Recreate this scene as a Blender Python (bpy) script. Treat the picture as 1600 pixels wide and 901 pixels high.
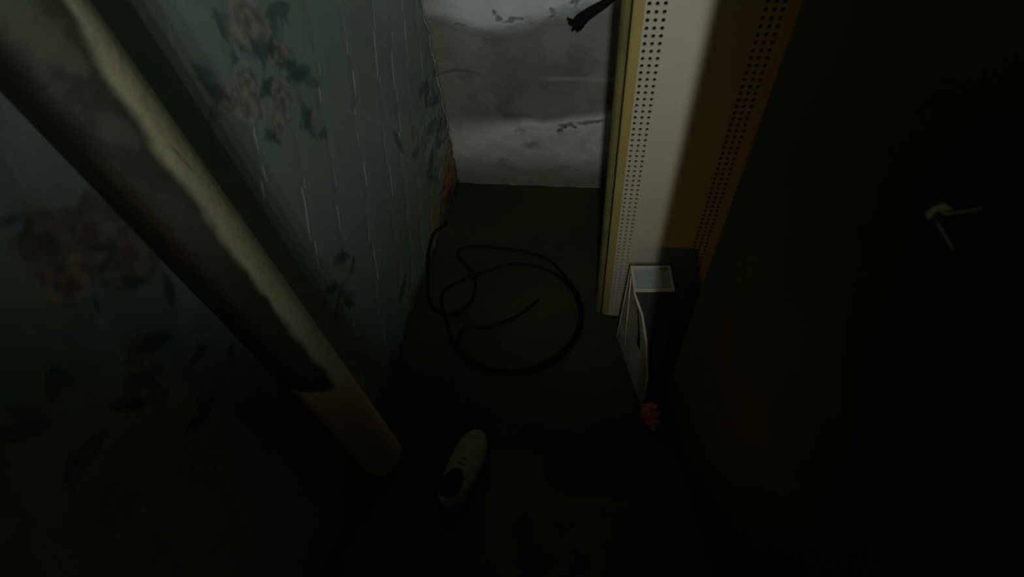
import bpy, bmesh, math, random
import numpy as np
from mathutils import Matrix, Vector

for o in list(bpy.data.objects):
    bpy.data.objects.remove(o)
SC = bpy.context.scene
COL = SC.collection

# ------------------------------------------------------------------ camera
cam = bpy.data.cameras.new('camera')
cam.sensor_fit = 'HORIZONTAL'
cam.sensor_width = 36.0
cam.lens = 36.0 * 757 / 1600
cam.clip_start = 0.01
cam.dof.use_dof = True
cam.dof.focus_distance = 1.9
cam.dof.aperture_fstop = 3.5
camo = bpy.data.objects.new('camera', cam)
COL.objects.link(camo)
R_ = Vector((0.9841, 0.1567, -0.0840)).normalized()
B_ = Vector((0.1633, -0.6094, 0.7759)).normalized()
U_ = B_.cross(R_).normalized()
R_ = U_.cross(B_).normalized()
M = Matrix(((R_.x, U_.x, B_.x, 0.0), (R_.y, U_.y, B_.y, 0.0), (R_.z, U_.z, B_.z, 1.4), (0, 0, 0, 1)))
camo.matrix_world = M
SC.camera = camo

# ------------------------------------------------------------------ world, lights, exposure
w = bpy.data.worlds.new('world')
SC.world = w
w.use_nodes = True
w.node_tree.nodes['Background'].inputs[0].default_value = (0.5, 0.6, 0.3, 1)
w.node_tree.nodes['Background'].inputs[1].default_value = 0.0


def aim(o, target):
    d = Vector(target) - o.location
    o.rotation_euler = d.to_track_quat('-Z', 'Y').to_euler()


def spot(name, loc, target, power, color, size, angle, blend):
    l = bpy.data.lights.new(name, 'SPOT')
    l.energy = power; l.color = color; l.shadow_soft_size = size
    l.spot_size = math.radians(angle); l.spot_blend = blend
    o = bpy.data.objects.new(name, l); COL.objects.link(o)
    o.location = loc; aim(o, target)
    return o


def point(name, loc, power, color, size):
    l = bpy.data.lights.new(name, 'POINT')
    l.energy = power; l.color = color; l.shadow_soft_size = size
    o = bpy.data.objects.new(name, l); COL.objects.link(o)
    o.location = loc
    return o


# a torch held up behind the photographer's shoulder, and an unseen orange fill added for the cabinet
for k, (lx, ly) in enumerate(((0.0755, -0.38), (0.068, -0.48), (0.0605, -0.58), (0.0515, -0.70))):  # extra spots in the row added to soften the pole's shadow
    spot('torch_light', (lx, ly, 1.75), (-0.09, 1.69, 0.96), 9.3, (0.93, 1.0, 0.98), 0.007, 77, 1.0)
spot('amber_fill', (-0.30, -0.20, 0.25), (0.27, 1.0, 0.70), 1.4, (1.0, 0.53, 0.06), 0.03, 62, 1.0)


def area(name, loc, target, power, color, size):
    l = bpy.data.lights.new(name, 'AREA')
    l.energy = power; l.color = color; l.shape = 'DISK'; l.size = size
    o = bpy.data.objects.new(name, l); COL.objects.link(o)
    o.location = loc; aim(o, target)
    return o


# added dim fills with no source in view, one overhead, one behind the camera
area('overhead_fill', (0.0, 1.0, 2.25), (0.0, 1.0, 0.0), 0.22, (0.85, 1.0, 0.42), 0.5)
area('rear_fill', (-0.25, -1.2, 1.5), (-0.50, 0.9, 1.1), 0.26, (0.80, 1.0, 0.66), 0.7)

SC.view_settings.view_transform = 'Standard'
SC.view_settings.look = 'None'
SC.view_settings.gamma = 1.0
SC.view_settings.use_curve_mapping = False
SC.view_settings.exposure = 0.0

# ------------------------------------------------------------------ noise (numpy value noise)
_rng = np.random.RandomState(7)
_T = _rng.rand(256, 256)


def vnoise(x, y):
    xi = np.floor(x).astype(int); yi = np.floor(y).astype(int)
    fx = x - xi; fy = y - yi
    fx = fx * fx * (3 - 2 * fx); fy = fy * fy * (3 - 2 * fy)
    a = _T[xi % 256, yi % 256]; b = _T[(xi + 1) % 256, yi % 256]
    c = _T[xi % 256, (yi + 1) % 256]; d = _T[(xi + 1) % 256, (yi + 1) % 256]
    return (a * (1 - fx) + b * fx) * (1 - fy) + (c * (1 - fx) + d * fx) * fy


def fbm(x, y, oct=4, gain=0.5):
    s = 0; amp = 1.0; n = 0
    for i in range(oct):
        s = s + amp * vnoise(x * 2 ** i + 17.3 * i, y * 2 ** i + 5.1 * i); n += amp; amp *= gain
    return s / n


def sstep(a, b, x):
    t = np.clip((x - a) / (b - a), 0, 1)
    return t * t * (3 - 2 * t)


def mixc(c, col, f):
    f = f[..., None]
    return c * (1 - f) + np.array(col) * f


# ------------------------------------------------------------------ materials
def mat(name, color, rough=0.7, spec=0.3, metal=0.0, noise=0.0, nscale=30.0, bump=0.0, bscale=60.0, attr=None, color2=None):
    m = bpy.data.materials.new(name)
    m.use_nodes = True
    nt = m.node_tree; N = nt.nodes; L = nt.links
    p = N['Principled BSDF']
    p.inputs['Roughness'].default_value = rough
    p.inputs['Metallic'].default_value = metal
    p.inputs['Specular IOR Level'].default_value = spec
    tc = N.new('ShaderNodeTexCoord')
    src = None
    if attr:
        a = N.new('ShaderNodeAttribute'); a.attribute_name = attr
        src = a.outputs['Color']
    if noise or color2:
        t = N.new('ShaderNodeTexNoise'); t.inputs['Scale'].default_value = nscale; t.inputs['Detail'].default_value = 6
        L.new(tc.outputs['Object'], t.inputs['Vector'])
        mx = N.new('ShaderNodeMix'); mx.data_type = 'RGBA'
        if src is not None:
            mx.blend_type = 'MULTIPLY'; mx.inputs['Factor'].default_value = noise
            L.new(src, mx.inputs['A']); L.new(t.outputs['Fac'], mx.inputs['B'])
        else:
            c2 = color2 or tuple(c * (1 - noise) for c in color)
            r = N.new('ShaderNodeMapRange'); r.inputs['From Min'].default_value = 0.35; r.inputs['From Max'].default_value = 0.65
            L.new(t.outputs['Fac'], r.inputs['Value']); L.new(r.outputs['Result'], mx.inputs['Factor'])
            mx.inputs['A'].default_value = (*color, 1); mx.inputs['B'].default_value = (*c2, 1)
        src = mx.outputs['Result']
    if src is not None:
        L.new(src, p.inputs['Base Color'])
    else:
        p.inputs['Base Color'].default_value = (*color, 1)
    if bump:
        t2 = N.new('ShaderNodeTexNoise'); t2.inputs['Scale'].default_value = bscale; t2.inputs['Detail'].default_value = 5
        L.new(tc.outputs['Object'], t2.inputs['Vector'])
        b = N.new('ShaderNodeBump'); b.inputs['Strength'].default_value = bump; b.inputs['Distance'].default_value = 0.004
        L.new(t2.outputs['Fac'], b.inputs['Height']); L.new(b.outputs['Normal'], p.inputs['Normal'])
    return m


M_paper = mat('wallpaper', (1, 1, 1), 0.42, 0.35, attr='paint', bump=0.15, bscale=140)
M_white = mat('whitewashed_masonry', (1, 1, 1), 0.85, 0.15, attr='paint', bump=0.5, bscale=70)
M_floor = mat('dark_floor', (1, 1, 1), 0.8, 0.2, attr='paint', bump=0.4, bscale=50)
M_pole = mat('worn_cream_paint', (1, 1, 1), 0.6, 0.25, attr='paint', bump=0.35, bscale=90)
M_plaster = mat('grey_plaster', (0.16, 0.16, 0.14), 0.9, 0.1, noise=0.3, nscale=8, bump=0.4, bscale=40)
M_door = mat('dark_olive_door', (0.085, 0.090, 0.026), 0.8, 0.1, noise=0.3, nscale=6, bump=0.1)
M_enamel = mat('white_enamel', (0.51, 0.455, 0.355), 0.5, 0.3, noise=0.08, nscale=5, bump=0.05)
M_yellow = mat('yellowed_enamel', (0.35, 0.285, 0.095), 0.5, 0.3, noise=0.18, nscale=7, bump=0.08)
M_olive = mat('dirty_yellowed_edge', (0.20, 0.17, 0.065), 0.55, 0.3, noise=0.3, nscale=9, bump=0.08)
M_black = mat('black_metal', (0.012, 0.012, 0.010), 0.8, 0.1, noise=0.2)
M_wood = mat('dark_timber', (0.035, 0.033, 0.016), 0.85, 0.1, noise=0.4, nscale=20, bump=0.3)
M_rubber = mat('black_cable_sheath', (0.005, 0.005, 0.005), 0.55, 0.2)
M_tub = mat('off_white_plastic', (0.72, 0.68, 0.56), 0.55, 0.3, noise=0.25, nscale=14, bump=0.1)
M_tray = mat('grey_white_top', (0.42, 0.44, 0.42), 0.6, 0.3, noise=0.2, nscale=30, bump=0.2, bscale=120)
M_teal = mat('shaded_teal_plastic', (0.042, 0.055, 0.052), 0.6, 0.2, noise=0.2, nscale=10)  # shade on the box's front and right faces put into the colour
M_orange = mat('orange_cloth', (0.75, 0.20, 0.03), 0.9, 0.1, noise=0.25, nscale=25, bump=0.4)
M_shoe = mat('pale_canvas', (0.30, 0.31, 0.20), 0.85, 0.1, noise=0.2, nscale=30, bump=0.3, bscale=200)
M_sole = mat('grubby_sole', (0.13, 0.13, 0.09), 0.8, 0.1, noise=0.2)
M_sheet = mat('dull_sheet', (0.085, 0.085, 0.045), 0.9, 0.1, noise=0.35, nscale=12, bump=0.2)
M_tan = mat('tan_edge', (0.55, 0.48, 0.38), 0.8, 0.1, noise=0.4, nscale=40, bump=0.3)
M_hook = mat('pale_metal', (0.50, 0.52, 0.30), 0.5, 0.4, noise=0.15)


# ------------------------------------------------------------------ builders
def link(name, me, m=None, parent=None):
    o = bpy.data.objects.new(name, me); COL.objects.link(o)
    if m: me.materials.append(m)
    if parent: o.parent = parent
    return o


def obj(name, bm, m, parent=None, smooth=False):
    me = bpy.data.meshes.new(name)
    bmesh.ops.recalc_face_normals(bm, faces=bm.faces)
    bm.to_mesh(me); bm.free()
    if smooth:
        for p in me.polygons: p.use_smooth = True
    return link(name, me, m, parent)


def tag(o, label, cat, group=None):
    o['label'] = label; o['category'] = cat
    if group: o['group'] = group
    return o


def struct(o):
    o['kind'] = 'structure'; return o


def empty(name, loc, label, cat):
    o = bpy.data.objects.new(name, None); COL.objects.link(o); o.location = loc
    return tag(o, label, cat)


def box(bm, a, b):
    x0, y0, z0 = a; x1, y1, z1 = b
    v = [bm.verts.new(p) for p in ((x0, y0, z0), (x1, y0, z0), (x1, y1, z0), (x0, y1, z0), (x0, y0, z1), (x1, y0, z1), (x1, y1, z1), (x0, y1, z1))]
    for f in ((0, 3, 2, 1), (4, 5, 6, 7), (0, 1, 5, 4), (1, 2, 6, 5), (2, 3, 7, 6), (3, 0, 4, 7)):
        bm.faces.new([v[i] for i in f])


def hexa(bm, pts):     # 4 bottom then 4 top
    v = [bm.verts.new(p) for p in pts]
    for f in ((0, 3, 2, 1), (4, 5, 6, 7), (0, 1, 5, 4), (1, 2, 6, 5), (2, 3, 7, 6), (3, 0, 4, 7)):
        bm.faces.new([v[i] for i in f])


def tube(bm, pts, r, n=8, cap=True):
    pts = [Vector(p) for p in pts]; rings = []
    rr = r if isinstance(r, (list, tuple)) else [r] * len(pts)
    up = Vector((0, 0, 1))
    for i, p in enumerate(pts):
        t = (pts[min(i + 1, len(pts) - 1)] - pts[max(i - 1, 0)]).normalized()
        a = t.cross(up)
        if a.length < 1e-3: a = t.cross(Vector((1, 0, 0)))
        a.normalize(); b = a.cross(t).normalized()
        rings.append([bm.verts.new(p + (a * math.cos(2 * math.pi * k / n) + b * math.sin(2 * math.pi * k / n)) * rr[i]) for k in range(n)])
    for i in range(len(rings) - 1):
        for k in range(n):
            bm.faces.new((rings[i][k], rings[i][(k + 1) % n], rings[i + 1][(k + 1) % n], rings[i + 1][k]))
    if cap:
        bm.faces.new(rings[0][::-1]); bm.faces.new(rings[-1])


def catmull(P, n=10, closed=False):
    out = []; m = len(P)
    for i in range(m - 1):
        p0, p1, p2, p3 = (np.array(P[j]) for j in (max(i - 1, 0), i, i + 1, min(i + 2, m - 1)))
        for k in range(n):
            t = k / n
            out.append(0.5 * (2 * p1 + (p2 - p0) * t + (2 * p0 - 5 * p1 + 4 * p2 - p3) * t * t + (3 * p1 - p0 - 3 * p2 + p3) * t ** 3))
    out.append(np.array(P[-1]))
    return [tuple(p) for p in out]


def gridmesh(name, P, C, m, wrap=False, flip=False):
    # P: (nu, nv, 3) positions, C: (nu, nv, 3) linear colours
    nu, nv = P.shape[:2]
    idx = np.arange(nu * nv).reshape(nu, nv)
    if wrap: idx = np.vstack([idx, idx[:1]])
    q = np.stack([idx[:-1, :-1], idx[1:, :-1], idx[1:, 1:], idx[:-1, 1:]], -1).reshape(-1, 4)
    if flip: q = q[:, ::-1]
    me = bpy.data.meshes.new(name)
    me.vertices.add(nu * nv); me.vertices.foreach_set('co', P.reshape(-1).astype(np.float32))
    me.loops.add(q.size); me.loops.foreach_set('vertex_index', q.reshape(-1).astype(np.int32))
    me.polygons.add(len(q)); me.polygons.foreach_set('loop_start', np.arange(0, q.size, 4, dtype=np.int32))
    me.polygons.foreach_set('use_smooth', np.ones(len(q), dtype=bool))
    at = me.color_attributes.new('paint', 'FLOAT_COLOR', 'POINT')
    rgba = np.ones((nu * nv, 4), dtype=np.float32); rgba[:, :3] = C.reshape(-1, 3)
    at.data.foreach_set('color', rgba.reshape(-1))
    me.update(); me.validate()
    return link(name, me, m)


XL = -0.633     # left wall plane
YB = 1.692      # back wall plane

# ------------------------------------------------------------------ wall_left: floral wallpaper with an embossed brick lattice
ys = np.concatenate([np.linspace(-1.6, -0.12, 30)[:-1], np.arange(-0.12, YB + 0.03, 0.0032)])
zs = np.concatenate([np.arange(0.0, 1.42, 0.0032), np.linspace(1.42, 2.3, 20)[1:]])
Y, Z = np.meshgrid(ys, zs, indexing='ij')
wob = 0.016 * (fbm(Y * 12, Z * 12, 3) - 0.5)
n1 = Y * 0.883 - (Z - 1.4) * 0.469 + wob
n2 = Y * 0.719 + (Z - 1.4) * 0.695 + 0.008 * (fbm(Y * 7 + 40, Z * 7, 2) - 0.5)
n1 = n1 + 0.007 * np.sign(np.sin(n2 * math.pi / 0.115 + 0.8))
rows = np.array([-1.4, -1.27, -1.14, -1.01, -0.88, -0.75, -0.62, -0.48, -0.35, -0.22, -0.09, 0.04, 0.175, 0.31, 0.44, 0.57, 0.70, 0.83, 0.957, 1.085, 1.237, 1.40, 1.51, 1.62, 1.75, 1.88, 2.01, 2.14, 2.3])
offs = {16: 0.153, 17: 0.0, 19: 0.055, 20: 0.067, 21: 0.05, 23: 0.105}
ri = np.searchsorted(rows, n1) - 1
ri = np.clip(ri, 0, len(rows) - 2)
d1 = np.minimum(np.abs(n1 - rows[ri]), np.abs(rows[ri + 1] - n1))
off = np.array([offs.get(i, 0.06 * (i % 2) + 0.01) for i in range(len(rows))])
c2 = (n2 - off[ri]) / 0.12
ci = np.floor(c2 + 0.5)
d2 = np.abs(c2 - ci) * 0.12
fade1 = sstep(0.36, 0.62, fbm(Y * 6 + 3, Z * 6 + 9, 3))
fade2 = sstep(0.40, 0.66, fbm(Y * 6 + 31, Z * 6 + 2, 3))
near = 0.35 + 0.65 * sstep(0.35, 0.62, Y)
brk = sstep(0.30, 0.55, fbm(Y * 26 + 5, Z * 26 + 1, 3))
upper = 0.30 + 0.70 * sstep(1.02, 0.80, Z)
line1 = np.exp(-(d1 / (0.0013 + 0.0012 * brk)) ** 2) * (0.12 + 0.95 * fade1 * brk) * near * upper
line2 = np.exp(-(d2 / 0.0020) ** 2) * (0.14 + 0.60 * fade2 * brk) * near
hgt = 0.0022 * np.maximum(line1, line2 * 0.8) + 0.0012 * sstep(0.0, 0.03, np.minimum(d1, d2 + 0.01)) + 0.004 * (fbm(Y * 4, Z * 4, 4) - 0.5)
C = np.zeros(Y.shape + (3,)) + np.array((0.262, 0.330, 0.285))
tone = 0.86 + 0.28 * fbm(Y * 3 + 11, Z * 3, 4)
cellrnd = _T[(ri * 7 + 3) % 256, (ci.astype(int) * 13) % 256]
C *= (tone * (0.94 + 0.12 * cellrnd))[..., None]
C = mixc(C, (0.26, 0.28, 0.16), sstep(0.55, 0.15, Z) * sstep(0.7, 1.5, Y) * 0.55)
C = mixc(C, (0.60, 0.66, 0.62), np.clip(line1 * 0.95 + line2 * 0.45, 0, 1))

FL = [(0.71, 0.968, 0.03), (0.801, 0.923, 0.031), (0.812, 1.067, 0.037), (0.762, 0.896, 0.02), (0.737, 1.002, 0.023), (1.348, 0.475, 0.04), (1.549, 0.27, 0.05), (0.63, 0.442, 0.027), (0.613, 0.513, 0.021), (0.977, 0.074, 0.042), (0.347, 1.004, 0.041), (0.301, 1.043, 0.025), (0.361, 0.958, 0.034), (0.284, 0.988, 0.02), (0.268, 0.849, 0.017), (0.232, 0.78, 0.021), (1.42, 0.40, 0.03), (1.60, 0.40, 0.035), (0.86, 0.99, 0.022), (0.68, 1.0, 0.02), (0.19, 0.60, 0.03), (0.10, 0.72, 0.03)]
LF = [(0.661, 1.024, 0.026), (0.661, 1.06, 0.016), (0.802, 1.027, 0.028), (0.845, 1.011, 0.023), (0.872, 0.964, 0.026), (0.89, 0.934, 0.029), (0.78, 0.966, 0.02), (0.854, 0.852, 0.027), (0.91, 1.049, 0.027), (0.731, 0.892, 0.017), (0.88, 0.797, 0.017), (0.755, 1.046, 0.018), (0.747, 1.091, 0.017), (1.547, 0.517, 0.035), (1.614, 0.45, 0.045), (1.231, 0.531, 0.028), (1.34, 0.43, 0.028), (1.432, 0.30, 0.04), (1.66, 0.30, 0.04), (1.50, 0.40, 0.03), (0.744, 0.529, 0.025), (0.764, 0.474, 0.019), (0.658, 0.51, 0.022), (0.671, 0.466, 0.023), (0.686, 0.416, 0.024), (0.95, 0.158, 0.028), (0.931, 0.04, 0.034), (0.337, 0.994, 0.018), (0.329, 0.972, 0.019), (0.308, 1.036, 0.014), (0.338, 0.928, 0.022), (0.287, 0.843, 0.028), (0.365, 0.699, 0.016), (0.326, 0.754, 0.017), (0.242, 0.806, 0.024), (0.212, 0.804, 0.025), (0.183, 0.923, 0.018), (0.25, 0.679, 0.024), (0.122, 0.916, 0.021), (0.128, 0.824, 0.022), (0.292, 1.083, 0.011), (0.364, 0.869, 0.017), (0.27, 0.955, 0.02)]
LL = [(0.274, 0.93, 0.035), (0.309, 0.892, 0.034), (0.206, 0.971, 0.031), (0.22, 0.934, 0.028), (0.352, 0.809, 0.034), (0.371, 0.734, 0.029), (0.755, 1.046, 0.015), (0.709, 1.041, 0.02), (0.793, 1.006, 0.02)]
rnd = random.Random(5)


def local(y, z, r, pad):
    iy = slice(max(np.searchsorted(ys, y - pad * r), 0), np.searchsorted(ys, y + pad * r))
    iz = slice(max(np.searchsorted(zs, z - pad * r), 0), np.searchsorted(zs, z + pad * r))
    return iy, iz


def leaf(y, z, r, col, ang, f=0.85):
    s = local(y, z, r, 1.8)
    dy = Y[s] - y; dz = Z[s] - z
    a = dy * math.cos(ang) + dz * math.sin(ang); b = -dy * math.sin(ang) + dz * math.cos(ang)
    wid = 0.52 * r * np.clip(1 - (a / (1.35 * r)) ** 2, 0, 1) ** 0.8
    k = sstep(-0.001, 0.007, wid - np.abs(b)) * f
    vein = np.exp(-(b / 0.0022) ** 2) * 0.2
    C[s] = mixc(C[s], col, k)
    C[s] = mixc(C[s], np.array(col) * 1.9, k * vein)


def flower(y, z, r):
    s = local(y, z, r, 1.7)
    dy = Y[s] - y; dz = Z[s] - z
    dy = dy + 0.25 * r * (fbm(Y[s] * 40, Z[s] * 40, 2) - 0.5); dz = dz + 0.25 * r * (fbm(Y[s] * 40 + 77, Z[s] * 40, 2) - 0.5)
    rad = np.hypot(dy, dz); th = np.arctan2(dz, dy)
    ph = rnd.random() * 6.28; n = rnd.choice((4, 5, 6))
    edge = r * (0.84 + 0.14 * np.cos(n * th + ph) + 0.12 * np.cos(2 * th + ph * 2))
    k = sstep(-0.002, 0.009, edge - rad)
    spiral = np.cos(rad / r * 10 + th * 1.0 + ph)
    tone = 0.86 + 0.24 * spiral * sstep(0.1, 0.5, rad / r) + 0.12 * np.cos(n * th + ph) + 0.5 * (fbm(Y[s] * 30, Z[s] * 30 + 9, 3) - 0.5)
    base = np.array((rnd.choice(((0.34, 0.325, 0.26), (0.31, 0.305, 0.265), (0.34, 0.30, 0.25))) if y > 0.42 else rnd.choice(((0.36, 0.28, 0.19), (0.30, 0.25, 0.18), (0.24, 0.19, 0.14)))))
    col = base[None, None] * np.clip(tone, 0.35, 1.3)[..., None]
    C[s] = C[s] * (1 - k[..., None] * 0.85) + col * k[..., None] * 0.85
    C[s] = mixc(C[s], (0.17, 0.10, 0.075), sstep(0.36, 0.05, rad / r) * 0.6)


for (y, z, r) in LF: leaf(y, z, r * 1.35, (0.075, 0.125, 0.105), rnd.uniform(0, 3.14), 0.8)
for (y, z, r) in LF: leaf(y + rnd.uniform(-1, 1) * r, z + rnd.uniform(-1, 1) * r, r * 1.1, (0.11, 0.16, 0.145), rnd.uniform(0, 3.14), 0.7)
for (y, z, r) in LL: leaf(y, z, r * (1.7 if y < 0.4 else 1.2), (0.24, 0.32, 0.29), rnd.uniform(0.6, 2.2), 0.85)
for (y, z, r) in LF[:9]: leaf(y + rnd.uniform(-1.2, 1.2) * r, z + rnd.uniform(-1.2, 1.2) * r, r * 0.9, (0.19, 0.24, 0.22), rnd.uniform(0.8, 2.4), 0.7)
for (y, z, r) in LF[::2]: leaf(y + 0.6 * r, z - 0.5 * r, r * 0.6, (0.09, 0.15, 0.14), rnd.uniform(0, 3.14))
for (y, z, r) in FL: flower(y, z, r * (1.9 if y < 0.4 else 1.62))
for (y, z, r) in LF[:12:3] + LF[2:8] + LF[20:25:2] + LF[27:36]: leaf(y, z, r * 0.85, (0.07, 0.11, 0.09), rnd.uniform(0, 3.14), 0.8)
# rust and damp stains low in the corner, mould speckles up the corner edge
ns = fbm(Y * 22, Z * 22, 4)
for (y, z, r, col, f) in ((1.52, 0.10, 0.10, (0.42, 0.20, 0.04), 0.9), (1.33, 0.125, 0.09, (0.38, 0.25, 0.06), 0.75), (1.14, 0.20, 0.08, (0.30, 0.25, 0.09), 0.5), (0.97, 0.28, 0.06, (0.28, 0.27, 0.11), 0.45), (1.62, 0.16, 0.10, (0.36, 0.19, 0.06), 0.8), (1.58, 0.05, 0.07, (0.25, 0.09, 0.03), 0.8)):
    d = np.hypot(Y - y, Z - z) / r
    C = mixc(C, col, sstep(1.25, 0.35, d + (ns - 0.5) * 1.6) * f)
mould = sstep(1.30, 1.62, Y) * sstep(0.75, 0.35, Z) * sstep(0.52, 0.66, fbm(Y * 16 + 9, Z * 40, 4))
C = mixc(C, (0.035, 0.032, 0.026), mould * 0.85)
C = mixc(C, (0.16, 0.05, 0.03), sstep(1.42, 1.6, Y) * sstep(0.6, 0.3, Z) * sstep(0.62, 0.7, fbm(Y * 20 + 70, Z * 50, 3)) * 0.8)
C = mixc(C, (0.40, 0.44, 0.46), sstep(1.38, 1.5, Y) * sstep(0.62, 0.4, Z) * sstep(0.12, 0.25, Z) * sstep(0.58, 0.66, fbm(Y * 14 + 33, Z * 34 + 5, 4)) * 0.6)
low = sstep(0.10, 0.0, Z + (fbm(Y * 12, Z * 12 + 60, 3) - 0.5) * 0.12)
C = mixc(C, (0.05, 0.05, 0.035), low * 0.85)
hgt = hgt + 0.006 * mould * (ns - 0.3)
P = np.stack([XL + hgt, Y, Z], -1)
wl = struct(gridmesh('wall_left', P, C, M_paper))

# ------------------------------------------------------------------ wall_back: whitewashed rough masonry
xs = np.concatenate([np.arange(XL - 0.02, 0.40, 0.0042), np.linspace(0.40, 1.25, 30)[1:]])
zb = np.concatenate([np.arange(0.0, 1.0, 0.0042), np.linspace(1.0, 2.3, 40)[1:]])
X, Zb = np.meshgrid(xs, zb, indexing='ij')
nz = fbm(X * 5, Zb * 7, 4); nf = fbm(X * 26 + 3, Zb * 26, 4)
topline = 0.668 + 0.10 * np.clip(X + 0.42, 0, 0.4) + 0.05 * np.sin(X * 9 + 1.2) * 0.4 + 0.06 * (nz - 0.5)          # lower edge of the upper whitewash
botline = 0.345 + 0.145 * (X + 0.05) + 0.03 * (fbm(X * 9 + 5, Zb * 3, 3) - 0.5)   # upper edge of the lower coat
topw = sstep(-0.03, 0.045, Zb - topline)
softw = 0.010 + 0.07 * sstep(-0.25, -0.6, X)
botw = sstep(1.0, -1.0, (Zb - botline) / softw)
Cb = np.zeros(X.shape + (3,)) + np.array((0.205, 0.205, 0.170))
Cb *= (0.60 + 0.8 * fbm(X * 8 + 70, Zb * 8, 5))[..., None]
Cb = mixc(Cb, (0.36, 0.36, 0.32), sstep(0.42, 0.70, fbm(X * 6 + 20, Zb * 6 + 4, 4)) * 0.5)
Cb = mixc(Cb, (0.78, 0.80, 0.82), np.clip(topw * (0.78 + 0.35 * nf), 0, 1))
Cb = mixc(Cb, (0.62, 0.61, 0.55), botw * np.clip(0.62 + 0.35 * nf + 0.25 * np.exp(-((Zb - botline) / 0.06) ** 2), 0, 1) * (0.55 + 0.45 * sstep(0.08, 0.24, Zb)))
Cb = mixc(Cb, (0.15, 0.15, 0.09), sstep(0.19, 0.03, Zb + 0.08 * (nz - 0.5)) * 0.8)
Cb = mixc(Cb, (0.22, 0.21, 0.15), botw * sstep(0.55, 0.68, fbm(X * 4 + 8, Zb * 14, 4)) * 0.7)
Cb = mixc(Cb, (0.26, 0.225, 0.165), sstep(-0.47, -0.62, X) * sstep(0.25, 0.4, Zb) * 0.6)
flake = sstep(0.60, 0.68, fbm(X * 24 + 2, Zb * 40 + 8, 3)) * np.exp(-((Zb - botline + 0.035) / 0.02) ** 2) * sstep(-0.42, -0.2, X)
flake = np.maximum(flake, 0.8 * sstep(0.70, 0.76, fbm(X * 26, Zb * 44, 3)) * topw * sstep(1.0, 0.8, Zb))
Cb = mixc(Cb, (0.05, 0.05, 0.045), flake * 0.85)
ledge = np.exp(-((Zb - 0.487 + 0.02 * (X + 0.15)) / 0.004) ** 2) * sstep(-0.26, -0.18, X)
Cb = mixc(Cb, (0.48, 0.48, 0.42), ledge * 0.3)
crack = np.exp(-((Zb - 0.505 - 0.015 * np.sin(X * 20)) / 0.004) ** 2) * sstep(-0.45, -0.5, X)
Cb = mixc(Cb, (0.06, 0.06, 0.05), crack * 0.6)
Hb = 0.020 * topw + 0.018 * botw + 0.012 * (nz - 0.5) + 0.006 * (nf - 0.5) - 0.008 * flake + 0.006 * sstep(0.004, -0.004, Zb - 0.487 + 0.02 * (X + 0.15)) * sstep(-0.26, -0.2, X)
Pb = np.stack([X, YB - Hb + 0.018, Zb], -1)
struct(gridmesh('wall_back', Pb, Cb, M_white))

# ------------------------------------------------------------------ floor
xf = np.concatenate([np.arange(XL - 0.02, 0.45, 0.008), np.linspace(0.45, 1.25, 20)[1:]])
yf = np.concatenate([np.linspace(-1.6, 0.0, 30)[:-1], np.arange(0.0, YB + 0.03, 0.008)])
Xf, Yf = np.meshgrid(xf, yf, indexing='ij')
Cf = np.zeros(Xf.shape + (3,)) + np.array((0.040, 0.044, 0.018))
Cf *= (0.55 + 0.9 * fbm(Xf * 5, Yf * 5, 5))[..., None]
pf = np.stack([Xf, Yf, 0.006 * (fbm(Xf * 6, Yf * 6 + 30, 4) - 0.5) - 0.003], -1)
struct(gridmesh('floor', pf, Cf, M_floor))

# ------------------------------------------------------------------ rest of the shell
bm = bmesh.new(); box(bm, (-0.75, -1.7, 2.3), (1.35, 1.8, 2.4)); struct(obj('ceiling', bm, M_plaster))
bm = bmesh.new(); box(bm, (1.25, -1.7, 0), (1.35, 1.8, 2.3)); struct(obj('wall_right', bm, M_plaster))
bm = bmesh.new(); box(bm, (-0.75, -1.7, 0), (1.25, -1.6, 2.3)); struct(obj('wall_front', bm, M_plaster))
# unseen partition added behind the camera to cut the torch off the right side
bm = bmesh.new(); box(bm, (0.1018, -0.10, 0), (1.25, -0.03, 2.3)); struct(obj('wall_blocker', bm, M_plaster))
# thin tan paper edge down the corner of the papered wall
bm = bmesh.new()
pts = []
for i in range(40):
    z = 0.09 + i * (1.25 - 0.09) / 39
    pts.append((XL + 0.006 + 0.004 * math.sin(i * 1.7), YB - 0.012 + 0.004 * math.sin(i * 2.3), z))
tube(bm, pts, 0.0027, 6)
struct(obj('trim_1', bm, M_tan))

# ------------------------------------------------------------------ steel pole at the left
pole = empty('steel_pole', (-0.571, 0.422, 0), 'thick round pole with worn cream paint, standing close to the floral wall', 'pole')
na, nzp = 128, 520
A_ = np.linspace(0, 2 * math.pi, na, endpoint=False); zp = np.linspace(0.0, 2.3, nzp)
AA, ZP = np.meshgrid(A_, zp, indexing='ij')
# angle measured from the side that faces the camera, positive toward the back wall
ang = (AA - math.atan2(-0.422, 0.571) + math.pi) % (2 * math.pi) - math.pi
arc = ang * 0.06
ns = fbm(arc * 30 + 50, ZP * 22, 4); ns2 = fbm(arc * 70 + 20, ZP * 60, 4)
bound = np.interp(ZP, [0.3, 0.53, 0.78, 1.01, 1.136, 1.235, 1.4], [0.26, 0.26, 0.27, 0.385, 0.44, 0.63, 0.75]) + 0.45 * (fbm(arc * 22 + 50, ZP * 11, 3) - 0.5) + 0.10 * (ns2 - 0.5)
cream = sstep(-0.10, 0.14, ang - bound) * sstep(2.6, 2.2, ang)
Cp = np.zeros(AA.shape + (3,)) + np.array((0.050, 0.056, 0.034))
Cp *= (0.6 + 0.8 * fbm(arc * 14, ZP * 9 + 6, 4))[..., None]
Cp = mixc(Cp, (0.10, 0.11, 0.075), sstep(0.9, 1.2, ZP) * sstep(0.45, 0.65, ns) * sstep(-0.6, 0.0, ang) * 0.8)
crm = np.array((0.50, 0.46, 0.30))
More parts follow.
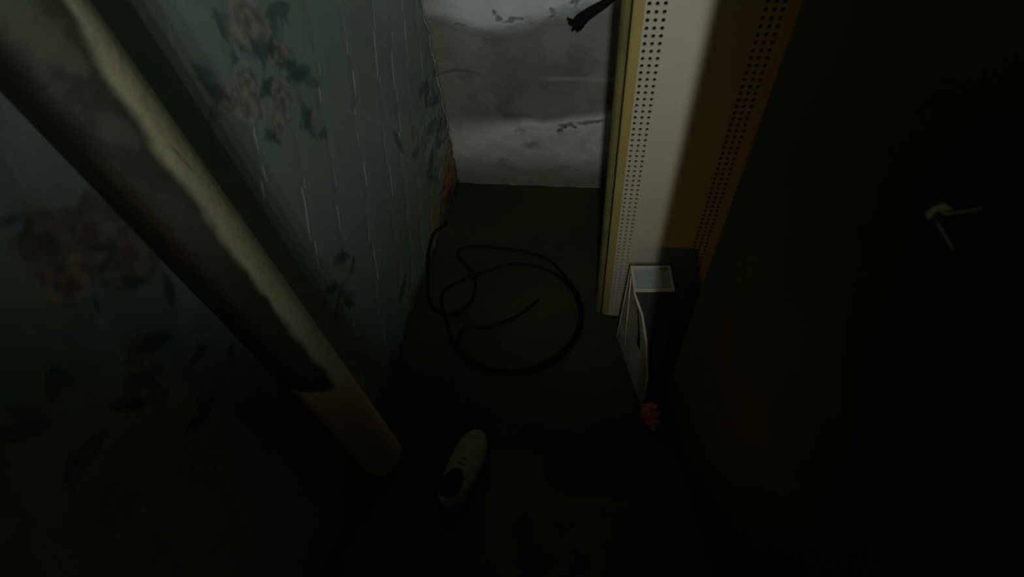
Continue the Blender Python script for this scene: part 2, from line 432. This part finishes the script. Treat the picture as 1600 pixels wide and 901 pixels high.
Cp = Cp * (1 - cream[..., None]) + crm * (0.86 + 0.22 * ns2)[..., None] * cream[..., None]
Cp = mixc(Cp, (0.012, 0.013, 0.008), sstep(-0.25, -0.75, ang + 0.3 * (ns - 0.5)) * sstep(0.45, 0.6, ZP) * 0.9)  # shade of the far left flank put into the colour
rust = np.exp(-((ang + 0.55 - 0.6 * (ns - 0.5)) / 0.09) ** 2) * sstep(0.85, 1.0, ZP) * sstep(1.25, 1.0, ZP)
Cp = mixc(Cp, (0.055, 0.025, 0.012), rust * 0.7)
lowb = sstep(0.53, 0.515, ZP + 0.05 * ang + 0.02 * (ns - 0.5))
Cp = mixc(Cp, (0.58, 0.36, 0.21), lowb * sstep(-1.3, -0.5, ang) * 0.9)
Cp = mixc(Cp, (0.48, 0.38, 0.16), lowb * sstep(0.40, 0.2, ZP) * 0.6)
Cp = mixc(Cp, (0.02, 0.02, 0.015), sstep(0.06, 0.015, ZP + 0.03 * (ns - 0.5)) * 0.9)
scr = np.exp(-((ang - 0.75 - 0.25 * np.sin(ZP * 9)) / 0.03) ** 2) * sstep(0.55, 0.75, fbm(arc * 4, ZP * 14 + 3, 3)) * cream
Cp = mixc(Cp, (0.10, 0.09, 0.05), scr * 0.8)
rr = 0.0598 + 0.0003 * cream + 0.0015 * (fbm(arc * 20, ZP * 10, 3) - 0.5)
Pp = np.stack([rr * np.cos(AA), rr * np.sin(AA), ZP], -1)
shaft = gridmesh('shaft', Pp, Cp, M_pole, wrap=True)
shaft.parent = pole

# ------------------------------------------------------------------ perforated metal cabinet at the right
cab = empty('perforated_cabinet', (0.02, 1.012, 0), 'tall cream metal cabinet with columns of small round holes, right of the corner', 'cabinet')
HC = 1.50
X0c, Y0c = 0.02, 1.012


def profile_part(name, prof, m, z0, z1, thick=0.003):
    bm = bmesh.new()
    n = len(prof); outer = []; inner = []
    for (x, y) in prof: outer.append((x - X0c, y - Y0c))
    for lev in (z0, z1):
        pass
    vo0 = [bm.verts.new((x, y, z0)) for x, y in outer]; vo1 = [bm.verts.new((x, y, z1)) for x, y in outer]
    vi0 = [bm.verts.new((x + thick * 0.6, y + thick, z0)) for x, y in outer]; vi1 = [bm.verts.new((x + thick * 0.6, y + thick, z1)) for x, y in outer]
    for i in range(n - 1):
        bm.faces.new((vo0[i], vo0[i + 1], vo1[i + 1], vo1[i])); bm.faces.new((vi0[i + 1], vi0[i], vi1[i], vi1[i + 1]))
        bm.faces.new((vo0[i + 1], vo0[i], vi0[i], vi0[i + 1])); bm.faces.new((vo1[i], vo1[i + 1], vi1[i + 1], vi1[i]))
    bm.faces.new((vo0[0], vo1[0], vi1[0], vi0[0])); bm.faces.new((vo0[-1], vi0[-1], vi1[-1], vo1[-1]))
    return obj(name, bm, m, cab)


side = profile_part('side_edge', [(0.016, 1.055), (0.0165, 1.036), (0.019, 1.027), (0.024, 1.0215), (0.034, 1.0180)], M_olive, 0.0, HC)
groove = profile_part('groove', [(0.034, 1.0180), (0.0348, 1.0225), (0.0378, 1.0225), (0.0385, 1.0165)], M_black, 0.0, HC)
edge = profile_part('edge_strip', [(0.0385, 1.0165), (0.042, 1.0142), (0.049, 1.0128), (0.0605, 1.012)], M_yellow, 0.0, HC)


def perf_strip(name, x0, cols, m, pitch=0.0149, r=0.0041):
    bm = bmesh.new(); nrow = int(HC / pitch); n = 8; cache = {}

    def V(x, y, z):
        k = (round(x, 5), round(y, 5), round(z, 5))
        if k not in cache: cache[k] = bm.verts.new((x - X0c, y - Y0c, z))
        return cache[k]
    h = pitch / 2
    for j in range(nrow):
        for i in range(cols):
            cx = x0 + (i + 0.5) * pitch; cz = (j + 0.5) * pitch
            ring = []; outer = []; back = []
            for k in range(n):
                a = math.pi / 4 * k
                ring.append(V(cx + r * math.cos(a), 1.012, cz + r * math.sin(a)))
                back.append(V(cx + r * math.cos(a), 1.0165, cz + r * math.sin(a)))
                ox, oz = [(h, 0), (h, h), (0, h), (-h, h), (-h, 0), (-h, -h), (0, -h), (h, -h)][k]
                outer.append(V(cx + ox, 1.012, cz + oz))
            for k in range(n):
                q = (k + 1) % n
                bm.faces.new((outer[k], outer[q], ring[q], ring[k]))
                bm.faces.new((ring[k], ring[q], back[q], back[k]))
    return obj(name, bm, m, cab)


PW = 0.0149 * 3
perf_strip('perforated_strip', 0.0605, 3, M_enamel)
bm = bmesh.new(); box(bm, (0.0605 + PW - X0c, 0, 0), (0.2695 - X0c, 0.003, HC)); obj('front_panel', bm, M_enamel, cab)
perf_strip('perforated_strip', 0.2695, 3, M_enamel)
bm = bmesh.new(); box(bm, (0.2695 + PW - X0c, 0, 0), (0.36 - X0c, 0.003, HC)); obj('front_panel', bm, M_enamel, cab)
bm = bmesh.new()
box(bm, (0.0178 - X0c, 0.030, 0.004), (0.36 - X0c, 0.060, HC)); obj('inner_body', bm, M_black, cab)
bm = bmesh.new()
box(bm, (0.0395 - X0c, 0.0045, 0.0), (0.36 - X0c, 0.028, 0.004)); obj('bottom_lip', bm, M_enamel, cab)

# short dark frayed shape added before the back wall, top right
bm = bmesh.new()
S = catmull([(0.045, 1.70, 0.815), (0.015, 1.668, 0.785), (-0.03, 1.655, 0.757), (-0.07, 1.652, 0.735), (-0.10, 1.652, 0.712), (-0.108, 1.654, 0.690)], 6)
tube(bm, S, [0.008 + 0.015 * (i / (len(S) - 1)) * (1 if i < len(S) - 3 else 0.6) for i in range(len(S))], 8)
for k in range(16):
    a = rnd.uniform(-0.034, 0.03); b = rnd.uniform(-0.015, 0.015)
    tube(bm, catmull([(-0.06, 1.652, 0.741), (-0.09 + 0.4 * a, 1.650 + b, 0.718 + 0.5 * a), (-0.108 + a, 1.650 + b, 0.672 + abs(a) + rnd.uniform(0, 0.02))], 4), 0.0042, 5)
tag(obj('dark_frayed_shape', bm, M_black, smooth=True), 'short dark frayed shape in front of the whitewashed back wall at the top', 'strap')

# ------------------------------------------------------------------ door leaf at the right
door = bpy.data.objects.new('door_1', None); COL.objects.link(door); door.location = (0.2315, 0.705, 0); struct(door)
dirv = Vector((0.45 - 0.228, -0.2 - 0.72, 0)).normalized()
nrm = Vector((dirv.y, -dirv.x, 0)).normalized()      # toward the camera side
if nrm.x > 0: nrm = -nrm
door.rotation_euler = (0, 0, math.atan2(dirv.y, dirv.x))
sgn = 1 if (Vector((-math.sin(door.rotation_euler.z), math.cos(door.rotation_euler.z), 0)).dot(nrm) > 0) else -1
bm = bmesh.new(); box(bm, (0, min(0, -0.035 * sgn), 0.012), (0.70, max(0, -0.035 * sgn), 2.02))
bmesh.ops.bevel(bm, geom=list(bm.edges), offset=0.003, segments=2, affect='EDGES')
obj('leaf', bm, M_door, door)


def dpt(x, y, z):      # world -> door local
    c, s = math.cos(-door.rotation_euler.z), math.sin(-door.rotation_euler.z)
    X, Y = x - door.location.x, y - door.location.y
    return Vector((c * X - s * Y, s * X + c * Y, z))


hk = dpt(0.3092, 0.387, 1.067)
bm = bmesh.new()
q_ = 0.70
hexa(bm, [(hk.x + a * q_, b * q_ * sgn, hk.z + c * q_) for a, b, c in ((-0.009, 0, -0.012), (0.012, 0, -0.010), (0.008, 0.016, -0.006), (-0.004, 0.014, -0.007),
                                                                        (-0.003, 0, 0.012), (0.012, 0, 0.014), (0.008, 0.016, 0.009), (-0.002, 0.013, 0.008))])
h1 = obj('coat_hook', bm, M_hook, door)
h1['label'] = 'small pale angular hook with two thin prongs'
for (dx, dz) in ((0.040, 0.042), (0.046, -0.002)):
    bm = bmesh.new()
    tube(bm, catmull([(hk.x + 0.006, 0.006 * sgn, hk.z + (0.005 if dz > 0.01 else -0.003)), (hk.x + 0.5 * dx, 0.012 * sgn, hk.z + 0.4 * dz), (hk.x + dx, 0.016 * sgn, hk.z + dz)], 5), 0.0009, 6)
    obj('prong', bm, M_hook, h1, smooth=True)

# ------------------------------------------------------------------ black cable coiled on the floor
Zc = 0.0075
cx, cy, cr = -0.268, 0.980, 0.231


def circ(a0, a1, n, cx=cx, cy=cy, r=cr, z=Zc, r1=None):
    out = []
    for i in range(n):
        t = i / (n - 1); a = math.radians(a0 + (a1 - a0) * t); q = r + ((r1 if r1 else r) - r) * t
        out.append((cx + q * math.cos(a), cy + q * math.sin(a), z))
    return out


path = [(-0.606, 1.37, 0.055), (-0.602, 1.30, 0.10), (-0.606, 1.22, 0.135), (-0.610, 1.13, 0.105), (-0.605, 1.06, 0.045), (-0.585, 0.995, Zc + 0.006),
        (-0.535, 0.957, Zc), (-0.47, 0.966, Zc), (-0.432, 1.03, Zc), (-0.44, 1.12, Zc), (-0.485, 1.19, Zc), (-0.525, 1.225, Zc), (-0.538, 1.262, Zc), (-0.505, 1.288, Zc), (-0.44, 1.296, Zc), (-0.36, 1.292, Zc), (-0.25, 1.275, Zc)]
path += [(-0.16, 1.235, Zc)] + circ(35, -160, 16, r=0.243, r1=0.236)
path += [(-0.535, 0.985, Zc + 0.014), (-0.545, 1.06, Zc + 0.004), (-0.50, 1.105, Zc), (-0.45, 1.13, Zc + 0.010)] + circ(118, -62, 15, z=Zc + 0.004)[1:]
path += [(-0.25, 0.742, Zc + 0.004), (-0.36, 0.765, Zc), (-0.44, 0.83, Zc), (-0.43, 0.905, Zc), (-0.356, 0.912, Zc), (-0.272, 0.957, Zc), (-0.215, 1.015, Zc), (-0.19, 1.05, Zc)]
bm = bmesh.new()
tube(bm, catmull(path, 6), 0.0054, 8)
cable = tag(obj('coiled_cable', bm, M_rubber, smooth=True), 'black cable lying in loose loops on the dark floor', 'cable')

# ------------------------------------------------------------------ tapered off-white box with a rimmed top
tb = empty('tapered_box', (0.15, 0.85, 0), 'pale wedge-shaped plastic box with rimmed top, in front of the perforated cabinet', 'box')
o0 = Vector((0.15, 0.85, 0))
T = [Vector(p) - o0 for p in ((0.111, 0.856, 0.34), (0.220, 0.866, 0.34), (0.212, 0.953, 0.34), (0.102, 0.944, 0.34))]
Bt = [Vector(p) - o0 for p in ((0.173, 0.669, 0.0), (0.214, 0.690, 0.0), (0.206, 0.935, 0.0), (0.091, 0.926, 0.0))]


def lerp(a, b, t): return a + (b - a) * t


# left-front edge bows out on its way down
FE = [T[0]] + [Vector(p) - o0 for p in ((0.142, 0.829, 0.27), (0.162, 0.791, 0.20), (0.1795, 0.730, 0.09))] + [Bt[0]]
FV = [0, .206, .412, .735, 1.0]


def fedge(v):
    for i in range(4):
        if v <= FV[i + 1] + 1e-6: return lerp(FE[i], FE[i + 1], (v - FV[i]) / (FV[i + 1] - FV[i]))


def redge(v):
    p = lerp(T[1], Bt[1], v); q = fedge(v)
    return Vector((p.x, q.y + 0.010, p.z))


bm = bmesh.new()
lv = [0.02, .1, .206, .3, .412, .52, .63, .735, .87, 1.0]
fa = [(bm.verts.new(fedge(v)), bm.verts.new(redge(v))) for v in lv]
fb = [(bm.verts.new(fedge(v) + Vector((.001, .006, -.002 * (v < .9)))), bm.verts.new(redge(v) + Vector((0, .006, -.002 * (v < .9))))) for v in lv]
for i in range(len(lv) - 1):
    bm.faces.new((fa[i][0], fa[i][1], fa[i + 1][1], fa[i + 1][0])); bm.faces.new((fb[i][1], fb[i][0], fb[i + 1][0], fb[i + 1][1]))
    bm.faces.new((fa[i][0], fa[i + 1][0], fb[i + 1][0], fb[i][0])); bm.faces.new((fa[i + 1][1], fa[i][1], fb[i][1], fb[i + 1][1]))
bm.faces.new((fa[0][1], fa[0][0], fb[0][0], fb[0][1])); bm.faces.new((fa[-1][0], fa[-1][1], fb[-1][1], fb[-1][0]))
obj('front_panel', bm, M_teal, tb)
bm = bmesh.new()
hexa(bm, [Bt[1], Bt[2], Bt[2] + Vector((-.006, 0, 0)), Bt[1] + Vector((-.006, 0, 0)), lerp(T[1], Bt[1], .02), lerp(T[2], Bt[2], .02), lerp(T[2], Bt[2], .02) + Vector((-.006, 0, 0)), lerp(T[1], Bt[1], .02) + Vector((-.006, 0, 0))])
obj('side_panel', bm, M_teal, tb)
bm = bmesh.new()
hexa(bm, [Bt[2], Bt[3], Bt[3] + Vector((0, -.006, 0)), Bt[2] + Vector((0, -.006, 0)), lerp(T[2], Bt[2], .02), lerp(T[3], Bt[3], .02), lerp(T[3], Bt[3], .02) + Vector((0, -.006, 0)), lerp(T[2], Bt[2], .02) + Vector((0, -.006, 0))])
obj('back_panel', bm, M_tub, tb)
# left face: grid with a slot cut out, solidified
bm = bmesh.new()
us = [0, .30, .46, .62, .74, .90, 1.0]; vs = [0, .10, .26, .48, .62, .78, .92, 1.0]
g = [[bm.verts.new(lerp(lerp(T[3], Bt[3], v), fedge(v), u)) for v in vs] for u in us]
for i in range(len(us) - 1):
    for j in range(len(vs) - 1):
        if i == 3 and 2 <= j <= 3: continue
        bm.faces.new((g[i][j], g[i + 1][j], g[i + 1][j + 1], g[i][j + 1]))
bmesh.ops.solidify(bm, geom=list(bm.faces), thickness=0.006)
lp = obj('side_panel', bm, M_tub, tb); lp['label'] = 'off-white side panel with a narrow dark slot'
# raised seam line beside the back edge
bm = bmesh.new(); tube(bm, [fedge(v) for v in (0.02, .206, .412, .735, .985)], [0.003, 0.004, 0.004, 0.004, 0.003], 8); obj('corner_bead', bm, M_tub, tb, smooth=True)
bm = bmesh.new(); tube(bm, [lerp(lerp(T[3], T[0], .35), lerp(Bt[3], Bt[0], .30), v) for v in (0.02, .5, .985)], 0.0022, 6); obj('seam', bm, M_tub, tb, smooth=True)
# top tray and its rim
cen = (T[0] + T[1] + T[2] + T[3]) / 4
bm = bmesh.new()
hexa(bm, [lerp(t, cen, .05) + Vector((0, 0, -.012)) for t in T] + [lerp(t, cen, .05) + Vector((0, 0, -.005)) for t in T]); obj('top', bm, M_tray, tb)
bm = bmesh.new()
for i in range(4):
    a, b = T[i], T[(i + 1) % 4]
    ai, bi = lerp(a, cen, .13), lerp(b, cen, .13)
    d = Vector((0, 0, .002)); e = Vector((0, 0, -.010))
    hexa(bm, [a + e, b + e, bi + e, ai + e, a + d, b + d, bi + d, ai + d])
obj('rim', bm, M_tub, tb)
bm = bmesh.new()
p0, p1 = lerp(lerp(T[0], T[1], .68), lerp(T[3], T[2], .68), .14), lerp(lerp(T[0], T[1], .68), lerp(T[3], T[2], .68), .86)
box(bm, (p0.x - .003, p0.y, .334), (p0.x + .003, p1.y, .3375)); obj('divider', bm, M_tub, tb)

# ------------------------------------------------------------------ orange rag at the foot of the box
bm = bmesh.new()
bmesh.ops.create_icosphere(bm, subdivisions=4, radius=1.0)
for v in bm.verts:
    c = v.co.copy()
    k = 1 + 0.28 * math.sin(c.x * 5 + c.y * 3) * math.cos(c.z * 4 + c.x * 2) + 0.14 * math.sin(c.y * 11 + c.z * 7)
    v.co = Vector((c.x * 0.017 * k + (0.010 if c.z > 0.2 else 0), c.y * 0.036 * k, max(c.z, -0.55) * 0.045 * k))
zmin = min(v.co.z for v in bm.verts)
for v in bm.verts: v.co.z = max(v.co.z - zmin, 0.0)
rag = tag(obj('orange_rag', bm, M_orange, smooth=True), 'small crumpled orange rag at the foot of the wedge-shaped box', 'rag')
rag.location = (0.190, 0.632, 0.0); rag.rotation_euler = (0, 0, 0.35)

# ------------------------------------------------------------------ pale shoe on the floor
shoe = empty('canvas_shoe', (-0.318, 0.43, 0), 'pale worn canvas shoe lying on the dark floor, toe toward the back wall', 'shoe')
shoe.rotation_euler = (0, 0, -0.17)


def shoe_half(s):      # half width along the sole, s 0 heel .. 1 toe
    return 0.5 * (0.078 + 0.022 * math.sin(min(max((s - 0.15) / 0.75, 0), 1) * math.pi) ** 0.9) * (min(1, (1 - s) / 0.16) ** 0.5 if s > 0.84 else 1) * (min(1, s / 0.10) ** 0.5 if s < 0.10 else 1)


def shoe_loft(prof, z0, m, name, open_top=False):
    bm = bmesh.new(); rings = []; n = 26
    for i in range(n):
        s = 0.002 + 0.996 * i / (n - 1); hw = max(shoe_half(s), 0.003); y = -0.13 + 0.24 * s; hh = prof(s)
        ring = []
        for k in range(12):
            a = math.pi * k / 11
            ring.append(bm.verts.new((hw * math.cos(a) * (1.0 if hh > 0.03 else 1.04), y, z0 + hh * math.sin(a) ** 0.6)))
        rings.append(ring)
    for i in range(n - 1):
        for k in range(11): bm.faces.new((rings[i][k], rings[i][k + 1], rings[i + 1][k + 1], rings[i + 1][k]))
        bm.faces.new((rings[i][11], rings[i][0], rings[i + 1][0], rings[i + 1][11]))
    bm.faces.new(rings[0]); bm.faces.new(rings[-1])
    return obj(name, bm, m, shoe, smooth=True)


shoe_loft(lambda s: 0.022, 0.0, M_sole, 'sole')
shoe_loft(lambda s: 0.070 * (1 - s) ** 1.1 + 0.026 * (1 if s < 0.93 else (1 - s) / 0.07) ** 0.5 + 0.004, 0.016, M_shoe, 'upper')
bm = bmesh.new()
for i in range(4):
    y = 0.0 - i * 0.017; hz = 0.076 + 0.0058 * i
    tube(bm, [(-0.026, y, hz - 0.012), (0, y + 0.002, hz + 0.001), (0.026, y, hz - 0.012)], 0.0025, 6)
obj('lace', bm, M_sole, shoe, smooth=True)

bm = bmesh.new()
bmesh.ops.create_uvsphere(bm, u_segments=20, v_segments=10, radius=1.0)
for v in bm.verts: v.co = Vector((v.co.x * 0.028, -0.075 + v.co.y * 0.042, 0.099 - (v.co.y * 0.042) * 0.30 + v.co.z * 0.007))
obj('opening', bm, M_black, shoe, smooth=True)

# ------------------------------------------------------------------ flat dull sheet laid on the floor
bm = bmesh.new()
out = [(-0.255, 0.488), (-0.18, 0.500), (-0.108, 0.498), (-0.095, 0.44), (-0.075, 0.405), (0.02, 0.395), (0.135, 0.40), (0.145, 0.25), (0.12, 0.05), (-0.25, 0.05), (-0.243, 0.25)]
lo = [bm.verts.new((x, y, 0.001)) for x, y in out]; hi = [bm.verts.new((x, y, 0.0065)) for x, y in out]
bm.faces.new(lo[::-1]); bm.faces.new(hi)
for i in range(len(out)):
    j = (i + 1) % len(out); bm.faces.new((lo[i], lo[j], hi[j], hi[i]))
tag(obj('floor_sheet', bm, M_sheet), 'flat dull sheet with a stepped outline on the floor beside the pale shoe', 'cardboard')
